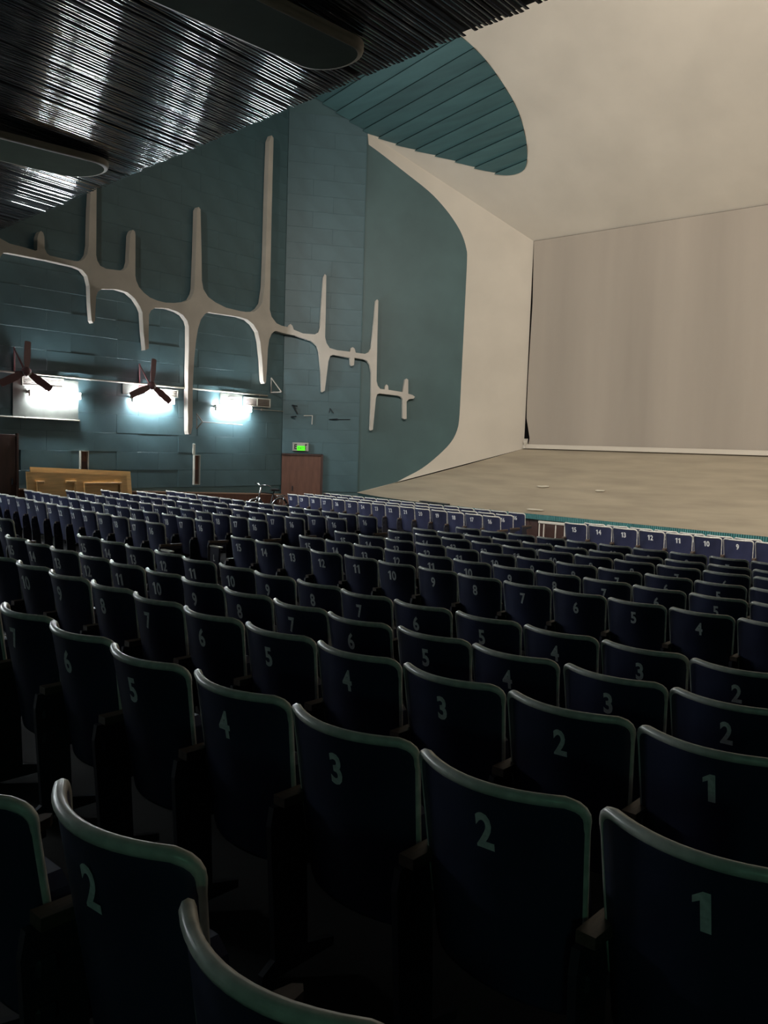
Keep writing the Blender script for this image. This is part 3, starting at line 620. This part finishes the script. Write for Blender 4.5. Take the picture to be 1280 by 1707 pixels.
fm.tube([hd, stp], 0.018).tube([(0, -0.36, 0.72), bbk], 0.02).tube([bbk, (0, 0.24, 0.88)], 0.018)
for s in (-1, 1): fm.tube([bbk, (0.05*s, ry, wr)], 0.01).tube([stp, (0.05*s, ry, wr)], 0.01)
fm.build('frame', 'dark_metal', bk, True)
fk = MB(); fk.tube([(0, -0.30, 1.0), (0, -0.37, 0.70)], 0.022)
for s in (-1, 1): fk.tube([(0.05*s, -0.37, 0.72), (0.05*s, -0.46, 0.45), (0.05*s, fy, wr)], 0.013)
fk.build('fork', 'chrome', bk, True)
MB().tube([(-0.28, -0.22, 1.06), (-0.24, -0.30, 1.09), (-0.08, -0.33, 1.08), (0, -0.31, 1.03), (0.08, -0.33, 1.08), (0.24, -0.30, 1.09), (0.28, -0.22, 1.06)], 0.014).build('handlebar', 'chrome', bk, True)
MB().prism([(-0.03, 0.10), (0.03, 0.10), (0.05, 0.22), (0.09, 0.30), (0.09, 0.37), (-0.09, 0.37), (-0.09, 0.30), (-0.05, 0.22)], 0.88, 0.94, 'z').build('saddle', 'rubber', bk)
rk = MB()
for s in (-1, 1): rk.tube([(0.06*s, 0.30, 0.74), (0.06*s, 0.78, 0.74)], 0.008).tube([(0.06*s, 0.62, 0.74), (0.05*s, ry, wr)], 0.007)
for k in range(4): rk.tube([(-0.06, 0.36+k*0.13, 0.74), (0.06, 0.36+k*0.13, 0.74)], 0.007)
rk.build('rack', 'chrome', bk, True)
pd = MB(); pd.tube([(0, 0.08-0.0, 0.30), (0.06, 0.08, 0.30), (0.06, 0.20, 0.20), (0.14, 0.20, 0.20)], 0.012).tube([(0, 0.08, 0.30), (-0.06, 0.08, 0.30), (-0.06, -0.04, 0.40), (-0.14, -0.04, 0.40)], 0.012); pd.build('cranks', 'chrome', bk, True)

# ------------------------------------------------------------------ white frame in the aisle
wz = floor_z(-8.1, 14.9)
wf = empty('white_stand', (-8.1, 14.9, wz)); tag(wf, 'white metal frame standing in the aisle left of seat 15', 'frame')
zt_ = -0.535-wz; zb_ = -0.866-wz
MB().bbox((-0.0, 0, zt_), (0.62, 0.06, 0.05), 0.008).build('top_rail', 'white_metal', wf)
MB().bbox((-0.0, 0, zb_), (0.60, 0.06, 0.04), 0.008).build('bottom_rail', 'white_metal', wf)
for x in (-0.29, -0.185, 0.085, 0.29):
    lo_ = 0 if abs(x) > 0.2 else zb_+0.02
    MB().bbox((x, 0.0, (zt_-0.025+lo_)/2), (0.022, 0.022, zt_-0.025-lo_), 0.004).build('upright', 'white_metal', wf)
MB().bbox((0, 0.10, 0.02), (0.5, 0.25, 0.04), 0.008).build('foot', 'white_metal', wf)
# paint scuffs on the stage built as thin flakes, dark plank on the lip
def stage_pt(x, y):
    t = (y-18.2)/4.3; return Vector((x, y, -0.68+1.635*t+0.012-0.03*4*t*(1-t)))
for i, (x, y, wd, a) in enumerate([(-11.27, 19.9, 0.30, 0.35), (-9.58, 19.86, 0.24, -0.1), (-10.62, 18.45, 0.40, 0.1)]):
    lab = ['long pale paper scrap on the stage floor, farthest left', 'small pale paper scrap on the stage floor, farthest right', 'pale paper scrap close to the stage lip'][i]
    p = stage_pt(x, y); n_ = 10
    top = [(wd*(0.5+0.12*random.random())*math.cos(k*2*math.pi/n_), 0.055*(0.6+0.8*random.random())*math.sin(k*2*math.pi/n_)) for k in range(n_)]
    o = MB().prism(top, 0, 0.006, 'z').build('paper_scrap', 'paper'); o.location = p; o.rotation_euler = (0.364, 0, a); tag(o, lab, 'paper', 'paper scraps on the stage')
o = MB().bbox((0, 0, 0), (0.95, 0.16, 0.03), 0.004).build('dark_plank', 'dark_metal'); o.location = (-13.75, 18.32, -0.615); o.rotation_euler = (0, 0.03, 0.02); tag(o, 'short dark plank lying on the stage lip', 'plank')

# ------------------------------------------------------------------ theatre seats
ZTOP, ZBOT = 0.87, 0.30
KARC = 1.6
def back_w(z):
    r = 0.042; w_ = 0.2455-0.026*(ZTOP-z)/(ZTOP-ZBOT)
    if z > ZTOP-r: w_ -= r*(1-math.sqrt(max(0, 1-((z-(ZTOP-r))/r)**2)))
    if z < ZBOT+0.04: w_ -= 0.04*(1-math.sqrt(max(0, 1-((ZBOT+0.04-z)/0.04)**2)))
    return w_
def back_y(x, z): return -(z-NH)*0.20+KARC*x*x*(0.75+0.25*(z-ZBOT)/(ZTOP-ZBOT))
zs = [ZBOT, ZBOT+.012, ZBOT+.04, .42, .52, .62, .72, .79, .828, .840, .853, .863, .868, ZTOP]; nx = 12
v = []; f = []
for side in (0, 1):
    for z in zs:
        w_ = back_w(z)
        for i in range(nx+1):
            x = w_*(2*i/nx-1); v.append((x, back_y(x, z)+0.018*side, z))
nz = len(zs); st = nx+1; hb = nz*st
for j in range(nz-1):
    for i in range(nx):
        a = j*st+i; f.append((a, a+1, a+st+1, a+st)); f.append((hb+a, hb+a+st, hb+a+st+1, hb+a+1))
    f.append((j*st, (j+1)*st, hb+(j+1)*st, hb+j*st)); a = j*st+nx; f.append((a, hb+a, hb+a+st, a+st))
for i in range(nx): f.append((i, hb+i, hb+i+1, i+1)); a = (nz-1)*st+i; f.append((a, a+1, hb+a+1, hb+a))
M_back = mkmesh('backrest', v, f, 'navy', True)
# pale edge trim along sides and top
path = []
for z in [.46, .55, .65, .75, .80, .828, .840, .853, .863, .869]:
    w_ = back_w(z); path.append((-w_, back_y(w_, z)+0.009, z))
wt = back_w(ZTOP)
for i in range(13):
    x = wt*(2*i/12-1); path.append((x, back_y(x, ZTOP)+0.009, ZTOP+0.002))
for z in [.869, .863, .853, .840, .828, .80, .75, .65, .55, .46]:
    w_ = back_w(z); path.append((w_, back_y(w_, z)+0.009, z))
rr = []
for p in path:
    k = min(1.0, (p[2]-0.46)/0.38); k = max(0, (p[2]-0.80)/0.07); rr.append(0.0095+0.0055*k)
M_trim = MB().tube(path, rr, 8).mesh('edge_trim', 'trim_pale', True)
pan = MB(); pp = []
for k in range(9):
    a = math.pi*k/8; pp.append((0.20*math.cos(a)*0.999, 0.26-0.05*math.sin(a)))
pan_o = [(-0.215, 0.34), (-0.215, 0.64), (-0.19, 0.67), (0.19, 0.67), (0.215, 0.64), (0.215, 0.34), (0.19, 0.27), (0.10, 0.25), (-0.10, 0.25), (-0.19, 0.27)]
pan.prism(pan_o, 0.13, 0.19); pan.v = [(x, y-(z-0.45)*0.18+0.02, z) for x, y, z in pan.v]
M_pan = pan.mesh('seat_pan', 'navy')
sd = MB(); sd.prism([(-0.03, 0), (0.28, 0), (0.28, 0.03), (0.16, 0.06), (0.14, 0.50), (0.34, 0.53), (0.34, 0.56), (0.0, 0.56), (-0.01, 0.5), (0.02, 0.06), (-0.03, 0.03)], -0.262, -0.240, 'x')
for z in (0.36, 0.47): sd.bbox((-0.245, 0.045, z), (0.04, 0.05, 0.045), 0.008)
M_side = sd.mesh('side_frame', 'iron')
sd2 = MB(); sd2.v = [(-x, y, z) for x, y, z in sd.v]; sd2.f = [q[::-1] for q in sd.f]; M_side2 = sd2.mesh('side_frame', 'iron')
ar = MB(); ar.prism([(-0.264, 0.02), (-0.214, 0.02), (-0.212, 0.30), (-0.222, 0.345), (-0.24, 0.36), (-0.256, 0.345), (-0.264, 0.30)], 0.562, 0.592, 'z'); M_arm = ar.mesh('armrest', 'arm_wood')
ar2 = MB(); ar2.v = [(-x, y, z) for x, y, z in ar.v]; ar2.f = [q[::-1] for q in ar.f]; M_arm2 = ar2.mesh('armrest', 'arm_wood')
M_ap = MB().bbox((0.42, 0.02, 0.30), (0.24, 0.03, 0.42), 0.006).mesh('aisle_panel', 'navy_dark')
M_al = MB().bbox((0.42, 0.03, 0.523), (0.26, 0.07, 0.022), 0.006).mesh('ledge', 'trim_pale')
NUM = {}
ONE = ([(-0.010, -0.046), (0.012, -0.046), (0.012, 0.046), (-0.004, 0.046), (-0.026, 0.030), (-0.026, 0.014), (-0.010, 0.024)], [(0, 1, 2, 6), (2, 3, 4, 5, 6)])
def num_mesh(s):
    """digits laid side by side on the curved back"""
    if s in NUM: return NUM[s]
    parts = []; cur = 0.0
    for ch in s:
        v, f = ONE if ch == '1' else text_pts(ch, 0.128, 0.78, 0.004)
        x0 = min(p[0] for p in v); x1 = max(p[0] for p in v)
        parts.append(([(p[0]-x0+cur, p[1]) for p in v], f)); cur += x1-x0+0.012
    cur -= 0.012; V = []; F_ = []
    for v, f in parts:
        n0 = len(V); V += [(a-cur/2+0.022, back_y(a-cur/2+0.022, NH+b)-0.003, NH+b) for a, b in v]; F_ += [tuple(i+n0 for i in q) for q in f]
    NUM[s] = mkmesh('number', V, F_, 'paint_white'); return NUM[s]
def in_view(P, mx=0.12):
    d_ = Vector(P)-M.translation; z = d_.dot(fw)
    if z < 0.1: return False
    return -mx*1280 < 640+FPX*d_.dot(rt)/z < 1280*(1+mx)
WORDS = dict(enumerate('zero one two three four five six seven eight nine ten eleven twelve thirteen fourteen fifteen sixteen seventeen eighteen nineteen twenty twenty-one twenty-two twenty-three twenty-four twenty-five twenty-six twenty-seven twenty-eight twenty-nine thirty'.split()))
ORD = {'A': 'the row nearest the camera', 'B': 'the second row from the camera', 'C': 'the third row from the camera', 'D': 'the fourth row from the camera', 'E': 'the fifth row from the camera',
 'F': 'the first row beyond the cross aisle', 'G': 'the second row beyond the cross aisle', 'H': 'the third row beyond the cross aisle', 'I': 'the fourth row beyond the cross aisle', 'I2': 'the fifth row beyond the cross aisle', 'J': 'the sixth row beyond the cross aisle',
 'K': 'the third row from the stage', 'L': 'the third row from the stage', 'M': 'the second row from the stage', 'N': 'the row next to the stage'}
LETTER = {'F': 'K', 'G': 'L', 'H': 'M', 'I': 'N', 'I2': 'P', 'J': 'R'}
RANGE = {'A': (1, 3), 'B': (1, 9), 'C': (1, 11), 'D': (1, 15), 'E': (1, 18), 'F': (2, 30), 'G': (3, 30), 'H': (3, 30), 'I': (4, 30), 'I2': (4, 30), 'J': (5, 30), 'K': (7, 15), 'L': (16, 30), 'M': (9, 30), 'N': (16, 30)}
TWEAK = {('A', 3): (0.0, -0.02, -0.055, 0.03), ('A', 2): (0, -0.01, 0.0, -0.02), ('A', 1): (0, -0.08, -0.04, 0.0)}
count = 0
for row, (a, b) in RANGE.items():
    y0, z0, xo, xl = ROWS[row]
    for n in range(a, b+1):
        left = n >= 16
        x = -(n-0.5)*PITCHX+((xl-AISLE) if left else xo); y = y0+CV*x*x
        if not in_view((x, y, z0)): continue
        rz = math.atan(2*CV*x)+random.gauss(0, 0.006); tx, ty, tz, tl = TWEAK.get((row, n), (0, 0, 0, 0))
        root = empty('theatre_seat', (x-0.022+tx+random.gauss(0, 0.0015), y+ty+random.gauss(0, 0.006), z0-NH+tz), rz)
        root.rotation_euler = (random.gauss(0, 0.012)+tl, 0, rz)
        tag(root, 'navy theatre seat marked number %s in %s' % (WORDS[n], ORD[row]), 'seat', 'numbered theatre seats')
        link('backrest', M_back, root); link('edge_trim', M_trim, root); link('seat_pan', M_pan, root)
        nm_ = link('number', num_mesh(str(n)), root)
        link('side_frame', M_side, root); link('armrest', M_arm, root)
        if n in (1, 16): link('side_frame', M_side2, root); link('armrest', M_arm2, root)
        if n == 16 and row in LETTER:
            p = link('aisle_panel', M_ap, root); link('ledge', M_al, p)
            if row in 'FG':
                v, f = text_pts(LETTER[row], 0.13, 0.8, 0.002)
                link('letter', mkmesh('letter', [(0.42+a_, 0.003, 0.36+b_) for a_, b_ in v], f, 'paint_white'), p)
        count += 1
print('seats', count, 'wall boards', nb)
